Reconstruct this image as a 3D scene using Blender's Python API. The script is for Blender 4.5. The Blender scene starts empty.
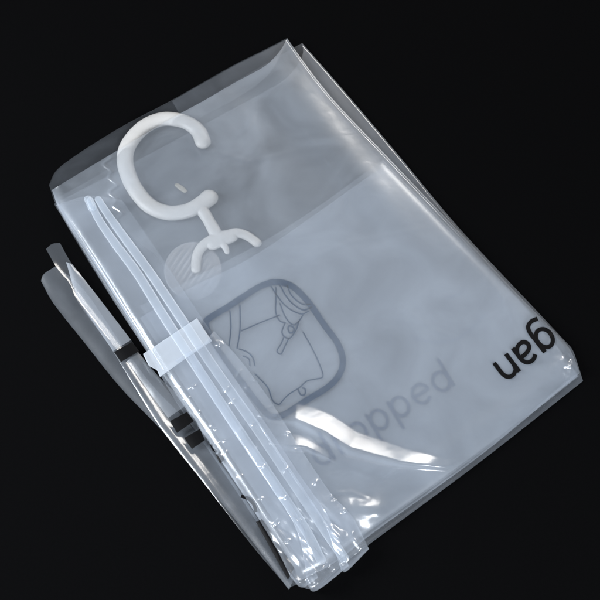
import bpy, math, random
import numpy as np
from mathutils import Vector, Matrix
random.seed(4)
rng = np.random.RandomState(11)
sc = bpy.context.scene
MM = 0.001

# ------------------------------------------------------------------ camera
TILT = math.radians(30); HF = math.radians(16); DIST = 0.25 / math.tan(HF)
cam_d = bpy.data.cameras.new('camera'); cam = bpy.data.objects.new('camera', cam_d)
sc.collection.objects.link(cam); sc.camera = cam
cam_d.lens = 18 / math.tan(HF); cam_d.clip_end = 50; cam_d.clip_start = 0.01
CAM = np.array([0, -DIST * math.sin(TILT), DIST * math.cos(TILT)])
cam.location = CAM; cam.rotation_euler = (TILT, 0, 0)
TF = math.tan(HF); CT, ST = math.cos(TILT), math.sin(TILT)

def at(px, py, z=0.0):
    """plan position of a traced outline point at height z (metres)"""
    px = np.asarray(px, float); py = np.asarray(py, float); z = np.asarray(z, float)
    x = (px - 300) / 300 * TF; y = -(py - 300) / 300 * TF
    dx = x; dy = y * CT + ST; dz = y * ST - CT
    t = (z - CAM[2]) / dz
    return np.stack(np.broadcast_arrays(CAM[0] + dx * t, CAM[1] + dy * t, z), -1)

# ------------------------------------------------------------------ helpers
def smooth(t): t = np.clip(t, 0, 1); return t * t * (3 - 2 * t)
_tab = rng.rand(256, 256)
def vnoise(x, y):
    xi = np.floor(x).astype(int); yi = np.floor(y).astype(int)
    fx = smooth(x - xi); fy = smooth(y - yi)
    g = lambda a, b: _tab[a % 256, b % 256]
    return (g(xi, yi) * (1 - fx) * (1 - fy) + g(xi + 1, yi) * fx * (1 - fy)
            + g(xi, yi + 1) * (1 - fx) * fy + g(xi + 1, yi + 1) * fx * fy) * 2 - 1
def fbm(x, y, sc_, oct=3, seed=0):
    r = 0; a = 1; f = 1 / sc_
    for k in range(oct):
        r = r + a * vnoise(x * f + 17.3 * k + seed, y * f + 9.1 * k + seed * 1.7); a *= .5; f *= 2.03
    return r
# coordinates along / across the bag's length (pixels of the traced plan)
AX = np.array([.63, .777]); AY = np.array([.777, -.63])
def along(x, y): return x * AX[0] + y * AX[1]
def across(x, y): return x * AY[0] + y * AY[1]

def catmull(pts, n=8):
    p = [np.array(q, float) for q in pts]
    if len(p) < 3: return np.array([p[0] + (p[-1] - p[0]) * k / n for k in range(n + 1)])
    p = [2 * p[0] - p[1]] + p + [2 * p[-1] - p[-2]]
    out = []
    for i in range(1, len(p) - 2):
        for k in range(n):
            t = k / n
            out.append(.5 * (2 * p[i] + (p[i + 1] - p[i - 1]) * t + (2 * p[i - 1] - 5 * p[i] + 4 * p[i + 1] - p[i + 2]) * t * t
                             + (3 * p[i] - p[i - 1] - 3 * p[i + 1] + p[i + 2]) * t ** 3))
    out.append(p[-2]); return np.array(out)
def resample(pts, u, sm=False):
    p = catmull(pts) if sm else np.array(pts, float)
    d = np.r_[0, np.cumsum(np.linalg.norm(np.diff(p, axis=0), axis=1))]; d /= d[-1]
    return np.stack([np.interp(u, d, p[:, k]) for k in range(p.shape[1])], -1)
def dist_poly(x, y, pts, signed=False):
    """distance to polyline, and parameter along it"""
    p = np.array(pts, float); best = np.full(x.shape, 1e9); par = np.zeros(x.shape); sgn = np.zeros(x.shape)
    L = np.linalg.norm(np.diff(p, axis=0), axis=1); cum = np.r_[0, np.cumsum(L)]
    for i in range(len(p) - 1):
        a = p[i]; b = p[i + 1]; ab = b - a
        t = np.clip(((x - a[0]) * ab[0] + (y - a[1]) * ab[1]) / (ab @ ab), 0, 1)
        dx = x - a[0] - t * ab[0]; dy = y - a[1] - t * ab[1]; d = np.hypot(dx, dy)
        m = d < best; best = np.where(m, d, best); par = np.where(m, (cum[i] + t * L[i]) / cum[-1], par)
        sgn = np.where(m, np.sign(ab[0] * dy - ab[1] * dx), sgn)
    return (best, par, sgn)
def ridge(x, y, pts, w, amp, sharp=2.0, w2=None):
    """a soft fold along pts: half width w on one side and w2 on the other, height amp, fading at its ends"""
    d, t, s = dist_poly(x, y, pts)
    ww = np.where(s > 0, w, w2 or w)
    return amp * np.exp(-(d / ww) ** sharp) * np.sin(np.pi * np.clip(t * .94 + .03, 0, 1)) ** .6

def ramp(x, y, pts, w, slope):
    """a crease with one long even flank (width w, given slope) and one short steep flank"""
    d, t, s = dist_poly(x, y, pts)
    tp = np.sin(np.pi * np.clip(t * .92 + .05, 0, 1)) ** .7 * (1.2 - .7 * t)
    ww = w * tp + .5; wig = 1 + .10 * fbm(x, y, 60, 2, 77)
    q = np.clip(1 - d / (ww * wig), 0, 1)
    up = q - .04 * np.sin(np.pi * q) ; dn = smooth(np.clip(1 - d / (ww * .5), 0, 1))
    return slope * ww * .83 * np.where(s < 0, up, dn)
def mesh_obj(name, verts, faces, mat, parent=None, smooth_=True):
    me = bpy.data.meshes.new(name); me.from_pydata([tuple(v) for v in verts], [], faces); me.update()
    if smooth_: me.polygons.foreach_set('use_smooth', [True] * len(me.polygons))
    me.materials.append(mat)
    o = bpy.data.objects.new(name, me); sc.collection.objects.link(o)
    if parent: o.parent = parent
    return o
def grid_faces(n, m):
    return [(i * m + j, (i + 1) * m + j, (i + 1) * m + j + 1, i * m + j + 1) for i in range(n - 1) for j in range(m - 1)]
def coons(T, B, L, R, nu, nv, sm=True, cosu=True):
    lin = np.linspace(0, 1, nu); u = (.35 * lin + .65 * (1 - np.cos(np.pi * lin)) / 2) if cosu else lin
    v = np.linspace(0, 1, nv)
    v = .55 * v + .45 * (1 - np.cos(np.pi * v)) / 2
    t = resample(T, u, sm); b = resample(B, u, sm); l = resample(L, v, sm); r = resample(R, v, sm)
    U = u[None, :, None]; V = v[:, None, None]
    P = (1 - V) * t[None] + V * b[None] + (1 - U) * l[:, None] + U * r[:, None] \
        - ((1 - U) * (1 - V) * t[0] + U * (1 - V) * t[-1] + (1 - U) * V * b[0] + U * V * b[-1])
    return P, np.broadcast_to(u[None], P.shape[:2]), np.broadcast_to(v[:, None], P.shape[:2])
def sheet(name, T, B, L, R, zf, mat, parent, nu=160, nv=160, sm=True, cosu=True):
    P, u, v = coons(T, B, L, R, nu, nv, sm, cosu)
    z = zf(P[..., 0], P[..., 1], u, v)
    W = at(P[..., 0], P[..., 1], z * MM).reshape(-1, 3)
    return mesh_obj(name, W, grid_faces(nv, nu), mat, parent)
def edge_round(d, w):           # 0 at the fold, 1 inside, quarter circle between
    q = np.clip(1 - d / w, 0, 1); return np.sqrt(1 - q * q)

# ------------------------------------------------------------------ materials
def newmat(name):
    m = bpy.data.materials.new(name); m.use_nodes = True; nt = m.node_tree; nt.nodes.clear(); return m, nt
def film(name, a, col=(.75, .83, .95), rough=.12, spec=1.0, bump=.25, bscale=60, cloud=.35, cscale=22, haze=0.0, mincos=.09):
    """thin plastic film: part clear, part milky, more of both at a glancing angle, with a gloss on top"""
    m, nt = newmat(name); N = nt.nodes; Lk = nt.links.new
    out = N.new('ShaderNodeOutputMaterial')
    tc = N.new('ShaderNodeTexCoord')
    n1 = N.new('ShaderNodeTexNoise'); n1.inputs['Scale'].default_value = bscale; n1.inputs['Detail'].default_value = 3
    n1.inputs['Distortion'].default_value = .6
    Lk(tc.outputs['Object'], n1.inputs['Vector'])
    bp = N.new('ShaderNodeBump'); bp.inputs['Strength'].default_value = bump; bp.inputs['Distance'].default_value = .002
    Lk(n1.outputs['Fac'], bp.inputs['Height'])
    n2 = N.new('ShaderNodeTexNoise'); n2.inputs['Scale'].default_value = cscale; n2.inputs['Detail'].default_value = 5
    n2.inputs['Distortion'].default_value = .8
    Lk(tc.outputs['Object'], n2.inputs['Vector'])
    mr = N.new('ShaderNodeMapRange'); mr.inputs['From Min'].default_value = .3; mr.inputs['From Max'].default_value = .7
    mr.inputs['To Min'].default_value = a * (1 - cloud); mr.inputs['To Max'].default_value = a * (1 + cloud)
    Lk(n2.outputs['Fac'], mr.inputs['Value'])
    lw = N.new('ShaderNodeLayerWeight'); lw.inputs['Blend'].default_value = .5
    def math_(op, x, y=None):
        q = N.new('ShaderNodeMath'); q.operation = op
        for k, s in enumerate((x, y)):
            if s is None: continue
            if isinstance(s, (int, float)): q.inputs[k].default_value = s
            else: Lk(s, q.inputs[k])
        return q.outputs[0]
    cos_ = math_('MAXIMUM', math_('SUBTRACT', 1.0, lw.outputs['Facing']), mincos)
    inv = math_('DIVIDE', 1.0, cos_)
    alpha = math_('SUBTRACT', 1.0, math_('POWER', math_('SUBTRACT', 1.0, mr.outputs['Result']), inv))
    df = N.new('ShaderNodeBsdfDiffuse'); df.inputs['Color'].default_value = (*col, 1)
    tl = N.new('ShaderNodeBsdfTranslucent'); tl.inputs['Color'].default_value = (*col, 1)
    mk = N.new('ShaderNodeMixShader'); mk.inputs[0].default_value = .4
    Lk(df.outputs[0], mk.inputs[1]); Lk(tl.outputs[0], mk.inputs[2])
    tr = N.new('ShaderNodeBsdfTransparent'); tr.inputs['Color'].default_value = (.985, .99, .995, 1)
    if haze:          # slightly cloudy film: part of what shows through is blurred
        rf = N.new('ShaderNodeBsdfRefraction'); rf.inputs['IOR'].default_value = 1.0; rf.inputs['Roughness'].default_value = .42
        hz = N.new('ShaderNodeMixShader'); hz.inputs[0].default_value = haze
        Lk(tr.outputs[0], hz.inputs[1]); Lk(rf.outputs[0], hz.inputs[2]); tr = hz
    m1 = N.new('ShaderNodeMixShader'); Lk(alpha, m1.inputs[0]); Lk(tr.outputs[0], m1.inputs[1]); Lk(mk.outputs[0], m1.inputs[2])
    fr = math_('MULTIPLY', math_('ADD', .07, math_('MULTIPLY', .9, math_('POWER', lw.outputs['Facing'], 4.0))), spec)
    fr = math_('MINIMUM', fr, 1.0)
    gl = N.new('ShaderNodeBsdfGlossy'); gl.inputs['Roughness'].default_value = rough; gl.inputs['Color'].default_value = (1, 1, 1, 1)
    Lk(bp.outputs[0], gl.inputs['Normal'])
    g2 = N.new('ShaderNodeBsdfGlossy'); g2.inputs['Roughness'].default_value = min(.6, rough * 2.2 + .08); Lk(bp.outputs[0], g2.inputs['Normal'])
    gm = N.new('ShaderNodeMixShader'); gm.inputs[0].default_value = .33; Lk(gl.outputs[0], gm.inputs[1]); Lk(g2.outputs[0], gm.inputs[2]); gl = gm
    m2 = N.new('ShaderNodeMixShader'); Lk(fr, m2.inputs[0]); Lk(m1.outputs[0], m2.inputs[1]); Lk(gl.outputs[0], m2.inputs[2])
    Lk(m2.outputs[0], out.inputs[0]); return m
def solid(name, col, rough=.5, spec=.5, bump=0, bscale=200, sss=0):
    m, nt = newmat(name); N = nt.nodes; Lk = nt.links.new
    out = N.new('ShaderNodeOutputMaterial'); p = N.new('ShaderNodeBsdfPrincipled')
    n = N.new('ShaderNodeTexNoise'); n.inputs['Scale'].default_value = bscale; n.inputs['Detail'].default_value = 4
    tc = N.new('ShaderNodeTexCoord'); Lk(tc.outputs['Object'], n.inputs['Vector'])
    mx = N.new('ShaderNodeMix'); mx.data_type = 'RGBA'
    mx.inputs['A'].default_value = (*[c * .9 for c in col], 1); mx.inputs['B'].default_value = (*[min(1, c * 1.08) for c in col], 1)
    Lk(n.outputs['Fac'], mx.inputs['Factor']); Lk(mx.outputs['Result'], p.inputs['Base Color'])
    p.inputs['Roughness'].default_value = rough; p.inputs['Specular IOR Level'].default_value = spec
    if sss:
        p.inputs['Subsurface Weight'].default_value = sss; p.inputs['Subsurface Radius'].default_value = (.004, .004, .004)
    if bump:
        b = N.new('ShaderNodeBump'); b.inputs['Strength'].default_value = bump; b.inputs['Distance'].default_value = .0005
        Lk(n.outputs['Fac'], b.inputs['Height']); Lk(b.outputs[0], p.inputs['Normal'])
    Lk(p.outputs[0], out.inputs[0]); return m
M_table = solid('black_backdrop_paper', (.0022, .0022, .0024), .8, .0, .15, 500)
M_clear = film('clear_film', .042, rough=.12, bump=.10, bscale=40, cloud=.3)
M_back = film('back_film', .078, rough=.15, bump=.1, bscale=40, cloud=.2)
M_front = film('front_film', .13, rough=.17, haze=.25, bump=.16, bscale=34, cloud=.45, cscale=16)
M_edge = film('clear_film_crinkled', .06, rough=.16, bump=.15, bscale=40, cloud=.4)
M_inner = film('inner_film', .105, rough=.25, bump=.1, bscale=25, cloud=.12, cscale=9)
M_inner2 = film('inner_film_milky', .19, rough=.25, bump=.1, bscale=25, cloud=.1, cscale=7)
M_zip = film('zip_film', .15, rough=.17, bump=.12, bscale=50, cloud=.25)
M_band = film('zip_band_film', .09, rough=.17, bump=.12, bscale=50, cloud=.25)
M_track = film('zip_track_plastic', .12, mincos=.6, spec=.5, col=(.78, .87, .98), rough=.4, bump=.1, cloud=.1)
M_slider = film('slider_plastic', .34, col=(.82, .88, .96), rough=.35, bump=.2, bscale=300, cloud=.1)
M_valve = film('valve_plastic', .22, col=(.88, .86, .88), rough=.4, bump=.1, cloud=.1)
M_hook = solid('white_hook_plastic', (.37, .365, .36), .45, .4, .05, 120)
M_nub = solid('cream_plastic', (.2, .19, .165), .6, .3)
M_ink = solid('black_ink', (.003, .003, .0035), .5, .08)
M_inkblue = solid('navy_ink', (.008, .022, .048), .5, .1)
def ink_faint():
    m, nt = newmat('grey_ink'); N = nt.nodes
    out = N.new('ShaderNodeOutputMaterial'); d = N.new('ShaderNodeBsdfDiffuse'); d.inputs[0].default_value = (.04, .055, .09, 1)
    t = N.new('ShaderNodeBsdfTransparent'); x = N.new('ShaderNodeMixShader'); x.inputs[0].default_value = .97
    nt.links.new(t.outputs[0], x.inputs[1]); nt.links.new(d.outputs[0], x.inputs[2]); nt.links.new(x.outputs[0], out.inputs[0]); return m
M_inkgrey = ink_faint()

# ------------------------------------------------------------------ setting
W = [(-3, -2, 0), (3, -2, 0), (3, 3, 0), (-3, 3, 0)]
tb = mesh_obj('backdrop', W, [(0, 1, 2, 3)], M_table, smooth_=False)
tb['kind'] = 'structure'

# ------------------------------------------------------------------ the bag
bag = bpy.data.objects.new('storage_bag', None); sc.collection.objects.link(bag); bag.empty_display_size = .05
bag['label'] = 'folded clear plastic hanging storage bag lying flat on the black surface'
bag['category'] = 'storage bag'

LEFT = [(50, 187), (60, 213), (82, 249), (113, 300), (150, 357), (178, 405), (222, 470), (262, 530), (298, 586)]
RIGHT2 = [(302, 43), (345, 92), (400, 157), (460, 229), (535, 309), (563, 339), (572, 349), (577, 362), (583, 381)]
RIGHT1 = [(287, 38), (301, 58), (319, 82), (341, 108), (384, 153), (424, 195), (462, 235), (501, 277), (530, 307), (551, 328), (569, 348), (580, 373)]
BOT2 = [(298, 586), (316, 588), (345, 563), (375, 540), (480, 462), (583, 381)]
BOT1 = [(298, 583), (336, 563), (376, 532), (480, 457), (579, 375)]

HOOKP = [(203, 142), (198, 131), (185, 122), (164, 119), (144, 127), (129, 144), (125, 160), (129, 177), (137, 192), (150, 206), (168, 213), (187, 211), (201, 204), (209, 198)]
hookc = catmull(HOOKP, 5)
def drape(x, y, k=1.0):
    d, t, s = dist_poly(x, y, hookc)
    d2, _, _ = dist_poly(x, y, [(203, 212), (219, 238), (245, 235), (262, 245)])
    inside = np.exp(-(np.hypot(x - 165, y - 168) / 48.) ** 4)
    return k * (4.8 * np.exp(-(np.hypot(x - 172, y - 165) / 78.) ** 3) + 1.5 * np.exp(-(d2 / 28.) ** 2))
def sleeve_z(x, y, u, v, zt, zc, wl=10, wr=10):
    Wd = 340.
    return zc + (zt - zc) * edge_round(u * Wd, wl) * edge_round((1 - u) * Wd, wr)

# lower half of the folded bag ------------------------------------------------
TOPA = [(54, 200), (103, 172), (150, 140), (205, 100), (255, 70), (302, 43)]
def z_a0(x, y, u, v): return .5 + .2 * fbm(x, y, 60, 2, 3) ** 2 + (0 * u)
sheet('back_panel', TOPA, BOT2, [(54, 200)] + LEFT[2:], RIGHT2, z_a0, M_clear, bag, 90, 90)
TOPB = [(54, 204), (110, 175), (170, 143), (240, 105), (264, 92), (284, 80), (297, 66), (303, 53), (302, 43)]
def z_a1(x, y, u, v):
    z = 3.6 + .5 * fbm(x, y, 70, 2, 8) + 1.8 * np.exp(-v * 30) * np.sin(np.pi * u)
    z = z + ridge(x, y, [(315, 75), (345, 112), (380, 155)], 9, .5)
    return .6 + (z - .6) * edge_round((1 - u) * 340, 3) * edge_round((1 - v) * 430, 12) 
sheet('back_fold', TOPB, BOT2, [(54, 204)] + LEFT[2:], RIGHT2, z_a1, M_back, bag, 150, 150)

# printed word on the deepest layer
def z_flat(h): return lambda x, y: np.full(np.shape(x), h, float)
def text_mesh(name, body, cx, cy, e, size, zf, mat, parent, lift=.25, space=1.0, bold=0.0):
    cu = bpy.data.curves.new(name, 'FONT'); cu.body = body; cu.size = 1; cu.align_x = 'CENTER'; cu.resolution_u = 6
    cu.space_character = space; cu.offset = bold
    o = bpy.data.objects.new(name + '_src', cu); sc.collection.objects.link(o)
    dg = bpy.context.evaluated_depsgraph_get(); me = bpy.data.meshes.new_from_object(o.evaluated_get(dg))
    bpy.data.objects.remove(o); bpy.data.curves.remove(cu)
    v = np.array([tuple(q.co) for q in me.vertices])
    e = np.array(e, float); e /= np.linalg.norm(e); f = np.array([e[1], -e[0]])
    P = np.array([cx, cy]) + size * (v[:, :1] * e + v[:, 1:2] * f)
    Wp = at(P[:, 0], P[:, 1], (zf(P[:, 0], P[:, 1]) + lift) * MM)
    for q, w in zip(me.vertices, Wp): q.co = w
    me.name = name; me.materials.clear(); me.materials.append(mat)
    ob = bpy.data.objects.new(name, me); sc.collection.objects.link(ob); ob.parent = parent; return ob
def ribbon_geo(pts, w, zf, lift=.25, n=6, closed=False):
    c = catmull(pts, n) if len(pts) > 2 else catmull(pts, 10)
    d = np.gradient(c, axis=0); d /= np.linalg.norm(d, axis=1)[:, None] + 1e-9
    nn = np.stack([-d[:, 1], d[:, 0]], -1) * w / 2
    A = c + nn; Bb = c - nn
    allp = np.concatenate([A, Bb]); k = len(c)
    V = at(allp[:, 0], allp[:, 1], (zf(allp[:, 0], allp[:, 1]) + lift) * MM)
    return V, [(i, i + 1, k + i + 1, k + i) for i in range(k - 1)]
def ribbons(name, items, zf, mat, parent, lift=.25):
    V = []; F = []
    for pts, w in items:
        v, f = ribbon_geo(pts, w, zf, lift); o = len(V); V += [tuple(q) for q in v]; F += [tuple(i + o for i in q) for q in f]
    return mesh_obj(name, V, F, mat, parent)

def circ(cx, cy, rx, ry, a0=0, a1=360, n=14):
    return [(cx + rx * math.cos(math.radians(a0 + (a1 - a0) * k / n)), cy + ry * math.sin(math.radians(a0 + (a1 - a0) * k / n))) for k in range(n + 1)]
GLY = {
 'd': (1.12, [circ(.46, .5, .38, .46, 5, 365), [(.87, 0), (.87, 1.5)]]),
 'p': (1.12, [circ(.52, .5, .38, .46, -175, 185), [(.11, -.5), (.11, 1.03)]]),
 'o': (1.10, [circ(.5, .5, .40, .46)]),
 'r': (.72, [[(.12, 0), (.12, 1.03)], [(.12, .55), (.2, .8), (.38, .95), (.6, .95)]]),
 'e': (1.10, [circ(.5, .5, .40, .46, 0, 318, 16), [(.1, .52), (.9, .52)]]),
 'g': (1.14, [circ(.5, .5, .35, .45, 5, 365), [(.87, 1.03), (.87, .4), (.87, -.1), (.76, -.38), (.5, -.47), (.2, -.4)]]),
 'a': (1.08, [[(.14, .84), (.3, .95), (.5, .97), (.7, .87), (.79, .62), (.79, .3), (.79, -.02)], [(.79, .56), (.5, .55), (.22, .46), (.12, .27), (.2, .08), (.4, .02), (.62, .1), (.79, .33)]]),
 'n': (1.05, [[(.12, 0), (.12, 1.03)], [(.12, .6), (.2, .84), (.45, .97), (.7, .88), (.8, .62), (.8, .3), (.8, 0)]]),
}
def lettering(name, body, org, e, size, wt, zf, mat, parent, lift, track=1.0):
    """stroked lettering printed on the film"""
    e = np.array(e, float); e /= np.linalg.norm(e); f = np.array([e[1], -e[0]]); o = np.array(org, float); V = []; F = []; k = 0
    for ch in body:
        adv, strokes = GLY[ch]
        for st in strokes:
            pts = [tuple(o + size * (x * e + y * f)) for x, y in st]
            v, fc = ribbon_geo(pts, wt, zf, lift + .03 * (k % 3), 10 if len(pts) < 10 else 4); k += 1
            b = len(V); V += [tuple(q) for q in v]; F += [tuple(i + b for i in q) for q in fc]
        o = o + e * adv * size * track
    return mesh_obj(name, V, F, mat, parent)


# milky inner panels ------------------------------------------------------------
def mk_inner(h, s, amp):
    def f(x, y, u, v):
        z = h + amp * fbm(x, y, 80, 2, s) + .7 * np.exp(-v * 400 / 2.0)
        z = z - (h - 2.2) * (1 - edge_round((1 - u) * 240, 10)) * .8 - (h - 2.2) * (1 - edge_round((1 - v) * 260, 10)) * .8
        return z
    return f
sheet('lining_sheet', [(140, 318), (190, 288), (260, 252), (385, 165)], [(308, 572), (420, 494), (500, 436), (578, 376)], [(140, 318), (200, 410), (308, 572)],
      [(385, 165), (449, 231), (529, 312), (578, 376)], mk_inner(5.6, 31, .25), M_inner2, bag, 110, 110)
def illus_z(x, y): return np.full(np.shape(x), 8.0)
t1 = lettering('printed_word', 'dropped', (319.5, 468.5), (.852, -.523), 21, 3.2, z_flat(6.5), M_inkgrey, bag, 0, 1.06)
t1['label'] = 'faint grey printed word reading dropped, seen through the film'
ill = ribbons('printed_frame', [([(207, 330), (206, 322), (211, 317), (226, 308), (243, 297), (261, 286), (277, 282), (293, 287), (309, 303), (325, 326), (338, 344), (343, 361), (339, 375), (328, 387), (307, 400), (285, 414), (274, 417), (264, 411), (240, 380), (218, 350), (207, 330)], 6.2)],
              illus_z, M_inkblue, bag, 0)
pic = [([(230, 311), (231, 328), (229, 346)], 1.3), ([(240, 305), (240, 330), (237, 349)], 1.3), ([(241, 331), (262, 322), (280, 315)], 1.3),
       ([(276, 287), (276, 300), (276, 313), (280, 321), (286, 323)], 1.2),
       ([(271, 286), (278, 297), (288, 308), (301, 314), (309, 311)], 1.2), ([(280, 285), (286, 296), (293, 304), (303, 310), (312, 307)], 1.3),
       ([(287, 285), (292, 296), (302, 304), (311, 304)], 1.2), ([(280, 303), (284, 314), (289, 322), (294, 325), (299, 321), (303, 315)], 1.3),
       ([(285, 323), (282, 332), (285, 337), (290, 338), (296, 330), (299, 321)], 1.3), ([(288, 329), (290, 333), (294, 331), (293, 327), (289, 326), (288, 329)], 1.6),
       ([(284, 337), (281, 344), (277, 351), (281, 354), (285, 346), (289, 338)], 1.4),
       ([(303, 332), (312, 348), (319, 363), (323, 376), (316, 379), (307, 381), (299, 388), (288, 395), (279, 405)], 1.3),
       ([(279, 405), (273, 401), (268, 388), (261, 380), (255, 374)], 1.3), ([(239, 349), (247, 352), (253, 358), (255, 366)], 1.3),
       ([(243, 356), (249, 359), (250, 366)], 1.2), ([(298, 389), (301, 395), (305, 394), (305, 389), (302, 388)], 1.4)]
ribbons('printed_drawing', pic, illus_z, M_inkblue, ill, 0)['label'] = 'line drawing of a coat on a hanger inside the printed frame'
# swirl printed faintly higher on the bag
sw = [([(414, 338), (432, 342), (452, 341), (470, 330), (486, 314)], 2.2), ([(446, 299), (455, 296), (463, 292), (462, 287)], 1.8)]
ribbons('printed_swirl', sw, z_flat(4.8), M_inkgrey, bag, 0)
sheet('inner_panel', [(140, 306), (187, 281), (257, 245), (310, 212), (383, 160)], [(305, 575), (420, 496), (500, 438), (579, 376)], [(140, 306), (200, 400), (305, 575)],
      [(383, 160), (447, 226), (530, 312), (579, 376)], mk_inner(7.0, 21, .15), M_inner, bag, 140, 140)

# upper half: back of the mouth, seam band, valve ---------------------------------
MOUTHB = [(49, 185), (56, 171), (72, 158), (98, 141), (130, 122), (172, 100), (230, 67), (262, 51), (287, 38)]
def z_b0(x, y, u, v): return 2.0 + .3 * fbm(x, y, 50, 2, 5) + 3.5 * np.exp(-v * 18) * np.sin(np.pi * u) + .4 * np.exp(-v * 430 / 1.2)
sheet('mouth_back_panel', MOUTHB, [(160, 372), (230, 330), (330, 250), (402, 184)], [(49, 185), (60, 213), (100, 280), (160, 372)], [(287, 38), (301, 58), (338, 111), (402, 184)], z_b0, M_clear, bag, 120, 120)
def z_seam(x, y, u, v): return 5.9 - 1.5 * v + .2 * fbm(x, y, 30, 2, 6)
sheet('mouth_seam', [(172, 101), (230, 68), (262, 52), (285, 40)], [(186, 125), (240, 96), (268, 75), (283, 50)], [(172, 101), (186, 125)], [(285, 40), (283, 50)], z_seam, M_clear, bag, 40, 12)

def disc_valve():
    V = []; F = []; cx, cy, R = 193, 271, 29; n = 56; m = 30
    for j in range(m + 1):
        r = R * j / m
        for i in range(n):
            a = 2 * math.pi * i / n; x = cx + r * math.cos(a); y = cy + r * math.sin(a)
            q = (x - cx) * .83 + (y - cy) * .55
            z = 3.9 + (.6 * math.sin(q * 1.25) * (1 - (j / m) ** 6) if j < m else -.8)
            V.append(tuple(at(x, y, z * MM)))
    for j in range(m):
        for i in range(n): F.append((j * n + i, j * n + (i + 1) % n, (j + 1) * n + (i + 1) % n, (j + 1) * n + i))
    return mesh_obj('air_valve', V, F, M_valve, bag)
disc_valve()['label'] = 'round ribbed air valve dimly seen through the film'

# front panel ----------------------------------------------------------------------
MOUTHF = [(52, 190), (78, 174), (103, 159), (140, 137), (172, 118), (205, 100), (236, 82), (262, 68), (273, 59), (282, 48), (287, 38)]
def front_h(x, y):
    z = 9.4 + .5 * fbm(x, y, 95, 2, 2) + .22 * fbm(along(x, y) * .35, across(x, y), 26, 2, 14)
    z = z + drape(x, y)
    # broad soft swell by the right hand fold
    z = z + ridge(x, y, [(268, 66), (300, 100), (332, 138), (370, 186), (408, 230), (436, 264)], 19, 3.6)
    # large crease that catches the lamp
    z = z + ramp(x, y, [(262, 417), (295, 419), (325, 432), (350, 448), (400, 462), (445, 467), (475, 458)], 21, .40)
    z = z + ramp(x, y, [(272, 444), (306, 447), (334, 461)], 13, .44)
    z = z + ridge(x, y, [(325, 512), (350, 508), (375, 512), (398, 524)], 12, 4.6)
    # hollow below the crease
    z = z - ridge(x, y, [(330, 470), (380, 480), (430, 478)], 22, 1.6)
    # raised fold line along the lower edge
    z = z + ridge(x, y, [(352, 520), (400, 482), (450, 448), (510, 408), (565, 368)], 10, 1.5)
    # wavy weld by the zip end
    jag = 3 * np.sin(y * .45) + 2 * np.sin(y * .21 + 1)
    z = z + .8 * np.exp(-((x - (y - 160) * .18 - 108 - jag) / 2.2) ** 2) * smooth((y - 150) / 10) * smooth((228 - y) / 12)
    for cr, w_, a_ in [([(236, 137), (247, 128), (255, 114)], 2.0, .35), ([(290, 266), (350, 242), (425, 228)], 2.4, .22), ([(392, 298), (432, 330), (476, 344)], 2.4, .25),
                       ([(448, 486), (500, 441), (545, 398)], 2.2, .35), ([(384, 478), (391, 474), (398, 468)], 1.8, .6), ([(330, 352), (362, 396), (380, 432)], 2.2, .25),
                       ([(210, 150), (250, 162), (300, 150)], 2.4, .2), ([(300, 128), (340, 175), (352, 215)], 2.2, .22), ([(310, 480), (352, 470), (398, 488)], 2.2, .5),
                       ([(318, 494), (352, 492), (372, 500)], 2.0, .5), ([(480, 268), (505, 300), (520, 340)], 2.2, .3)]:
        z = z + ridge(x, y, cr, w_, a_)
    # pinched corner
    z = z + 2.6 * fbm(x, y, 7.5, 2, 40) * np.exp(-(np.hypot(x - 574, y - 364) / 15.) ** 2)
    z = z + .9 * fbm(x, y, 16, 2, 44) * np.exp(-(np.hypot(x - 345, y - 505) / 36.) ** 2)
    z = z + .04 * fbm(x, y, 13, 3, 46)
    return z
def z_front(x, y, u, v):
    z = front_h(x, y)
    e = edge_round(u * 330, 12) * edge_round((1 - u) * 330, 3) * edge_round((1 - v) * 420, 16)
    return 1.4 + (z - 1.4) * (e) + .35 * np.exp(-v * 430 / 1.3)
sheet('front_panel', MOUTHF, BOT1, [(52, 190), (62, 214), (100, 272), (134, 328), (165, 378), (205, 437), (262, 524), (298, 582)], RIGHT1, z_front, M_front, bag, 330, 330)

# black print on the outer face
def front_at(x, y):        # height of the front panel near its right fold, solved on the same patch
    return front_surface(x, y)
P_, u_, v_ = coons(MOUTHF, BOT1, [(52, 190), (62, 214), (100, 272), (134, 328), (165, 378), (205, 437), (262, 524), (298, 582)], RIGHT1, 330, 330)
Zf = z_front(P_[..., 0], P_[..., 1], u_, v_)
def front_surface(x, y):
    x = np.atleast_1d(x); y = np.atleast_1d(y); r = np.empty(len(x))
    for i in range(len(x)):
        d = (P_[..., 0] - x[i]) ** 2 + (P_[..., 1] - y[i]) ** 2
        w = np.exp(-d / .8); r[i] = (Zf * w).sum() / (w.sum() + 1e-12)
    return r
t2 = lettering('printed_word', 'gan', (546.4, 322.9), (-.795, .607), 21.8, 4.3, front_surface, M_ink, bag, .8, 1.0)
t2['label'] = 'bold black printed letters gan near the right corner'

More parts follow.
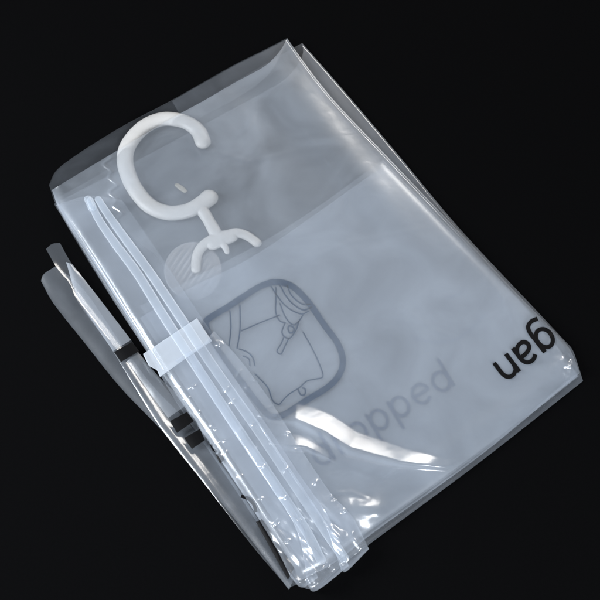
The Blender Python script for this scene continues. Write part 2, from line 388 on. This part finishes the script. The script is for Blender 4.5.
# zip band ---------------------------------------------------------------------------
_r = random.Random(9)
XB = [(a + _r.uniform(-5, 5) + s, b + _r.uniform(-6, 6)) for a, b in [(186, 391), (204, 425), (218, 450), (236, 476), (250, 500), (266, 524), (276, 545), (290, 566)] for s in (8, 38) if _r.random() < .75]
XB += [(a + _r.uniform(-3, 3), b + _r.uniform(-5, 5)) for a, b in [(222, 345), (252, 383), (262, 394), (287, 430), (310, 466), (318, 482), (338, 505), (352, 530)]]
def zip_bumps(x, y):
    z = 0; rb = random.Random(5)
    for bx, by in [(178, 385), (187, 398), (198, 412), (235, 352), (239, 373), (247, 387), (268, 408), (277, 413), (232, 401), (226, 389), (295, 450),
                   (300, 456), (331, 497), (343, 511), (212, 425), (222, 441), (252, 424), (285, 470), (262, 466)] + XB:
        an = rb.uniform(.6, 1.5); ca, sa = math.cos(an), math.sin(an); am = rb.uniform(.5, 2.0); l1 = rb.uniform(1.3, 2.4); l2 = rb.uniform(2.2, 4.6)
        z = z + am * np.exp(-(((x - bx) * ca + (y - by) * sa) / l1) ** 2 - (((x - bx) * -sa + (y - by) * ca) / l2) ** 2)
    return z
R1 = [(90, 200), (98, 218), (114, 242), (137, 273), (163, 315), (187, 352), (212, 390), (237, 428), (276, 486), (305, 529), (321, 560)]
R2 = [(98, 199), (107, 213), (124, 237), (151, 274), (180, 317), (202, 350), (231, 392), (258, 430), (297, 488), (329, 536), (344, 558)]
def zip_base(x, y):
    return 10.8 + .35 * fbm(x, y, 40, 2, 50) + 2.5 * smooth((along(x, y) - 430) / 120)
ZL = [(56, 205), (70, 228), (100, 276), (134, 330), (160, 372)]
ZR = [(122, 200), (150, 240), (180, 285), (200, 315), (214, 336)]
def z_zu(x, y, u, v):
    return 2.2 + (zip_base(x, y) + zip_bumps(x, y) - 2.2) * edge_round(u * 90, 8) * (.93 + .07 * smooth((1 - u) * 90 / 28)) * (.78 + .22 * edge_round(v * 200, 12))
sheet('zip_band', [(56, 205), (88, 196), (122, 200)], [(160, 372), (186, 355), (214, 336)], ZL, ZR, z_zu, M_band, bag, 120, 130)
# the band below the slider: three ribbons whose ends roll under at the lower fold
RE = [(214, 331), (241, 361), (270, 400), (299, 446), (330, 492), (352, 516), (369, 549)]
LE = [(163, 368), (190, 412), (222, 462), (252, 508), (276, 548), (291, 578)]
def ribbon_sheet(L, R, T, B, top, seed, wr):
    def f(x, y, u, v):
        z = zip_base(x, y) + top + zip_bumps(x, y) + wr * fbm(along(x, y) * .5, across(x, y) * 1.4, 15, 2, seed) * 1.7 * (.3 + 1.4 * smooth((y - 480) / 50)) \
            + .5 * wr * fbm(x, y, 22, 2, seed + 3) + .9 * np.sin(np.pi * u)
        z = z + 1.2 * fbm(along(x, y) * .45, across(x, y), 13, 2, seed + 8) * smooth((y - 495) / 35)
        return 1.2 + (z - 1.2) * edge_round((1 - v) * 260, 8)
    return sheet('zip_flange', T, B, L, R, f, M_zip, bag, 70, 300)
mid1 = [(192, 350), (218, 395), (246, 437), (275, 480), (300, 520), (311, 555), (318, 578)]
mid2 = [(209, 340), (240, 386), (271, 431), (300, 475), (327, 514), (340, 545), (349, 566)]
ribbon_sheet(LE, mid1, [(163, 368), (192, 350)], [(291, 578), (302, 587), (318, 577)], .3, 61, .9)
ribbon_sheet([(x - 6, y + 4) for x, y in mid1[:-2]] + [(304, 560), (306, 583)], mid2, [(186, 354), (209, 340)], [(306, 583), (316, 591), (349, 566)], 1.3, 62, .9)
ribbon_sheet([(x - 6, y + 4) for x, y in mid2[:-1]] + [(341, 570)], RE, [(203, 344), (214, 331)], [(341, 570), (347, 571), (369, 549)], .6, 63, 1.0)

def tube_px(name, pts, rad, zf, mat, parent, n=12, flat=1.0, sub=8, caps=True):
    """a moulded bar following pts (plan trace), radius in mm (number or per-point list)"""
    c = catmull(pts, sub); k = len(c)
    rr = np.interp(np.linspace(0, 1, k), np.linspace(0, 1, len(rad)), rad) if hasattr(rad, '__len__') else np.full(k, rad)
    z = zf(c[:, 0], c[:, 1]); C = at(c[:, 0], c[:, 1], z * MM)
    d = np.gradient(C, axis=0); d /= np.linalg.norm(d, axis=1)[:, None]
    up = np.array([0, 0, 1.]); s = np.cross(d, up); s /= np.linalg.norm(s, axis=1)[:, None]; w = np.cross(s, d)
    V = []; rings = []
    def ring(c0, s0, w0, r):
        rings.append(len(V))
        for i in range(n):
            a = 2 * math.pi * i / n; V.append(c0 + (s0 * math.cos(a) + w0 * math.sin(a) * flat) * r * MM)
    if caps:
        for q in (85, 60, 35, 15):
            th = math.radians(q); ring(C[0] - d[0] * rr[0] * MM * math.sin(th), s[0], w[0], rr[0] * math.cos(th))
    for i in range(k): ring(C[i], s[i], w[i], rr[i])
    if caps:
        for q in (15, 35, 60, 85):
            th = math.radians(q); ring(C[-1] + d[-1] * rr[-1] * MM * math.sin(th), s[-1], w[-1], rr[-1] * math.cos(th))
    F = []
    for a, b in zip(rings[:-1], rings[1:]):
        for i in range(n): F.append((a + i, a + (i + 1) % n, b + (i + 1) % n, b + i))
    F.append(tuple(range(n))[::-1]); F.append(tuple(rings[-1] + i for i in range(n)))
    return mesh_obj(name, V, F, mat, parent)
zr = lambda x, y: zip_base(x, y) + 1.3
tube_px('zip_track', R1, [3, 3.9, 4.0, 4.0, 3.6], zr, M_track, bag, 16, .16)
tube_px('zip_track', R2, [3, 3.9, 4.0, 4.0, 3.6], zr, M_track, bag, 16, .16)
b_end = tube_px('zip_end_bulb', [(88, 199), (90, 203), (92, 208)], 3.4, zr, M_track, bag, 12, .7)

# slider: a bevelled frosted clip straddling the zip
def box_px(name, quad, z0, z1, mat, parent, bevel=.8):
    V = [at(x, y, z0 * MM) for x, y in quad] + [at(x, y, z1 * MM) for x, y in quad]
    F = [(3, 2, 1, 0), (4, 5, 6, 7)] + [(i, (i + 1) % 4, 4 + (i + 1) % 4, 4 + i) for i in range(4)]
    if len(quad) != 4:
        n = len(quad); F = [tuple(range(n))[::-1], tuple(range(n, 2 * n))] + [(i, (i + 1) % n, n + (i + 1) % n, n + i) for i in range(n)]
    o = mesh_obj(name, V, F, mat, parent, False)
    b = o.modifiers.new('bevel', 'BEVEL'); b.width = bevel * MM; b.segments = 3; b.limit_method = 'ANGLE'
    return o
sl = box_px('zip_slider', [(143, 354), (170, 336), (197, 318), (204, 329), (212, 341), (185, 359), (160, 377), (157, 370), (149, 366)], 8.6, 12.1, M_slider, bag, .7)


# side fold: the loose strip of the bag lying left of the main body ---------------------
SL = [(41, 281), (54, 304), (84, 342), (121, 388), (165, 434), (205, 482), (255, 545), (289, 590)]
SR = [(56, 266), (84, 290), (120, 342), (152, 385), (190, 425), (232, 480), (268, 535), (294, 578)]
SM = [(50, 268), (78, 304), (116, 352), (160, 421), (205, 478), (250, 540), (288, 586)]
def z_s0(x, y, u, v): return .6 + 1.4 * np.sin(np.pi * np.clip(u, 0, 1)) ** 1.4 + .3 * fbm(x, y, 40, 2, 70)
sheet('side_fold', [(41, 281), (44, 274), (56, 266)], [(289, 590), (294, 578)], SL, SR, z_s0, M_band, bag, 40, 220)
def z_s1(x, y, u, v):
    d, t, s = dist_poly(x, y, SM)
    return 4.4 + 3.0 * np.exp(-(d / 6.5) ** 2) + .25 * fbm(x, y, 34, 2, 71) - 1.2 * u
UL = [(46, 249), (57, 268), (70, 284), (79, 304), (112, 350), (158, 424), (203, 482), (250, 543), (288, 588)]
UR = [(60, 243), (72, 264), (95, 293), (131, 340), (140, 356), (175, 400), (215, 455), (262, 525), (300, 583)]
UL2 = [(x, y) for x, y in UL]
sheet('side_sleeve', [(46, 249), (52, 244), (60, 243)], [(288, 588), (300, 583)], UL2, UR, z_s1, M_edge, bag, 60, 260)
def z_s2(x, y, u, v): return 6.2 + .3 * fbm(x, y, 16, 2, 73) + 1.2 * np.sin(np.pi * u) 
sheet('side_label_panel', [(66, 262), (72, 264)], [(113, 351), (131, 340)], [(66, 262), (79, 300), (113, 351)], [(72, 264), (95, 293), (131, 340)], z_s2, M_inner2, bag, 24, 60)
sheet('side_label_panel', [(126, 360), (138, 352)], [(168, 418), (188, 404)], [(126, 360), (168, 418)], [(138, 352), (160, 378), (188, 404)], z_s2, M_inner, bag, 24, 40)
def bar(quad, lab=None):
    P, u, v = coons(quad[0], quad[1], [quad[0][0], quad[1][0]], [quad[0][-1], quad[1][-1]], 10, 10)
    z = 7.6 + .9 * np.sin(np.pi * u)
    return mesh_obj('printed_bar', at(P[..., 0], P[..., 1], z * MM).reshape(-1, 3), grid_faces(10, 10), M_ink, bag)
bar([[(114, 352), (132, 342)], [(121, 362), (139, 351)]])
bar([[(170, 421), (187, 412)], [(177, 433), (194, 421)]])
bar([[(184, 438), (200, 429)], [(192, 449), (205, 440)]])
bar([[(216, 455), (222, 450)], [(220, 464), (225, 459)]])
bar([[(256, 522), (262, 519)], [(288, 580), (294, 568)]])
for mk in [([(211, 444), (213, 449), (217, 452)], 2.4), ([(241, 496), (249, 499), (254, 505), (256, 512)], 3.4), ([(272, 541), (278, 549), (281, 560)], 3.0)]:
    ribbons('printed_mark', [mk], z_flat(9.5), M_ink, bag, 0)

# ------------------------------------------------------------------ the hook
hk = bpy.data.objects.new('hanger_hook', None); sc.collection.objects.link(hk); hk.empty_display_size = .03
hk['label'] = 'white plastic hanger hook with open curl, lying inside the clear bag mouth'
hk['category'] = 'hanger hook'
zh = lambda x, y: np.full(np.shape(x), 7.3)
tube_px('hook', HOOKP, [7.2, 7.1, 7.2, 7.4, 7.6, 7.6, 7.4, 7.2, 7.2, 7.3, 7.3, 7.2, 7.6, 8.2], zh, M_hook, hk, 24, .62, 10)
tube_px('neck', [(202, 210), (209, 221), (216, 234)], [5.8, 5.2, 5.8], lambda x, y: np.full(np.shape(x), 6.8), M_hook, hk, 18, .65)
tube_px('collar', [(213, 243), (221, 239), (231, 236)], [7.0, 7.8, 6.6], lambda x, y: np.full(np.shape(x), 6.6), M_hook, hk, 18, .5)
tube_px('arm', [(214, 239), (204, 245), (198, 253), (196, 262), (196, 269)], [5.4, 4.8, 4.4, 4.2, 4.2], lambda x, y: 4.6 + 2.4 * smooth((262 - y) / 25), M_hook, hk, 16, .6)
tube_px('arm', [(226, 236), (236, 233), (245, 235), (252, 239), (257, 243)], [5.4, 4.8, 4.4, 4.2, 4.2], lambda x, y: 4.6 + 2.4 * smooth((258 - x) / 25), M_hook, hk, 16, .6)
tube_px('prong', [(220, 241), (225, 247), (227, 252)], [3.6, 3.0, 2.2], lambda x, y: np.full(np.shape(x), 7.2), M_hook, hk, 14, .6)
for p in hk.children: pass
nub = tube_px('small_nub', [(177, 185), (181, 188), (185, 191)], [2.0, 2.6, 2.0], lambda x, y: np.full(np.shape(x), 4.5), M_nub, bag, 12, .3)  # small tan nub lying within the hook's curl

# ------------------------------------------------------------------ light
w = bpy.data.worlds.new('World'); sc.world = w; w.use_nodes = True
w.node_tree.nodes['Background'].inputs[0].default_value = (.5, .6, .8, 1); w.node_tree.nodes['Background'].inputs[1].default_value = .03
def area(name, loc, aim, sx, sy, power, col):
    l = bpy.data.lights.new(name, 'AREA'); l.shape = 'RECTANGLE'; l.size = sx; l.size_y = sy; l.energy = power; l.color = col
    o = bpy.data.objects.new(name, l); sc.collection.objects.link(o); o.location = loc
    o.rotation_euler = (Vector(aim) - Vector(loc)).to_track_quat('-Z', 'Y').to_euler(); return o
area('softbox_back', (.4, 1.25, .66), (0, 0, 0), .6, .36, 13, (1, .95, .89))
area('softbox_left', (-1.1, -.1, .75), (0, 0, 0), .5, .7, 34, (.9, .95, 1))
area('softbox_front', (.5, -1.3, 1.1), (0, 0, 0), .6, .6, 44, (.92, .96, 1))

sc.view_settings.view_transform = 'Standard'; sc.view_settings.look = 'None'; sc.view_settings.exposure = 0; sc.view_settings.gamma = 1
c = sc.cycles
c.max_bounces = 10; c.diffuse_bounces = 3; c.glossy_bounces = 4; c.transmission_bounces = 6; c.transparent_max_bounces = 48
c.use_denoising = True; c.caustics_reflective = False; c.sample_clamp_indirect = 4
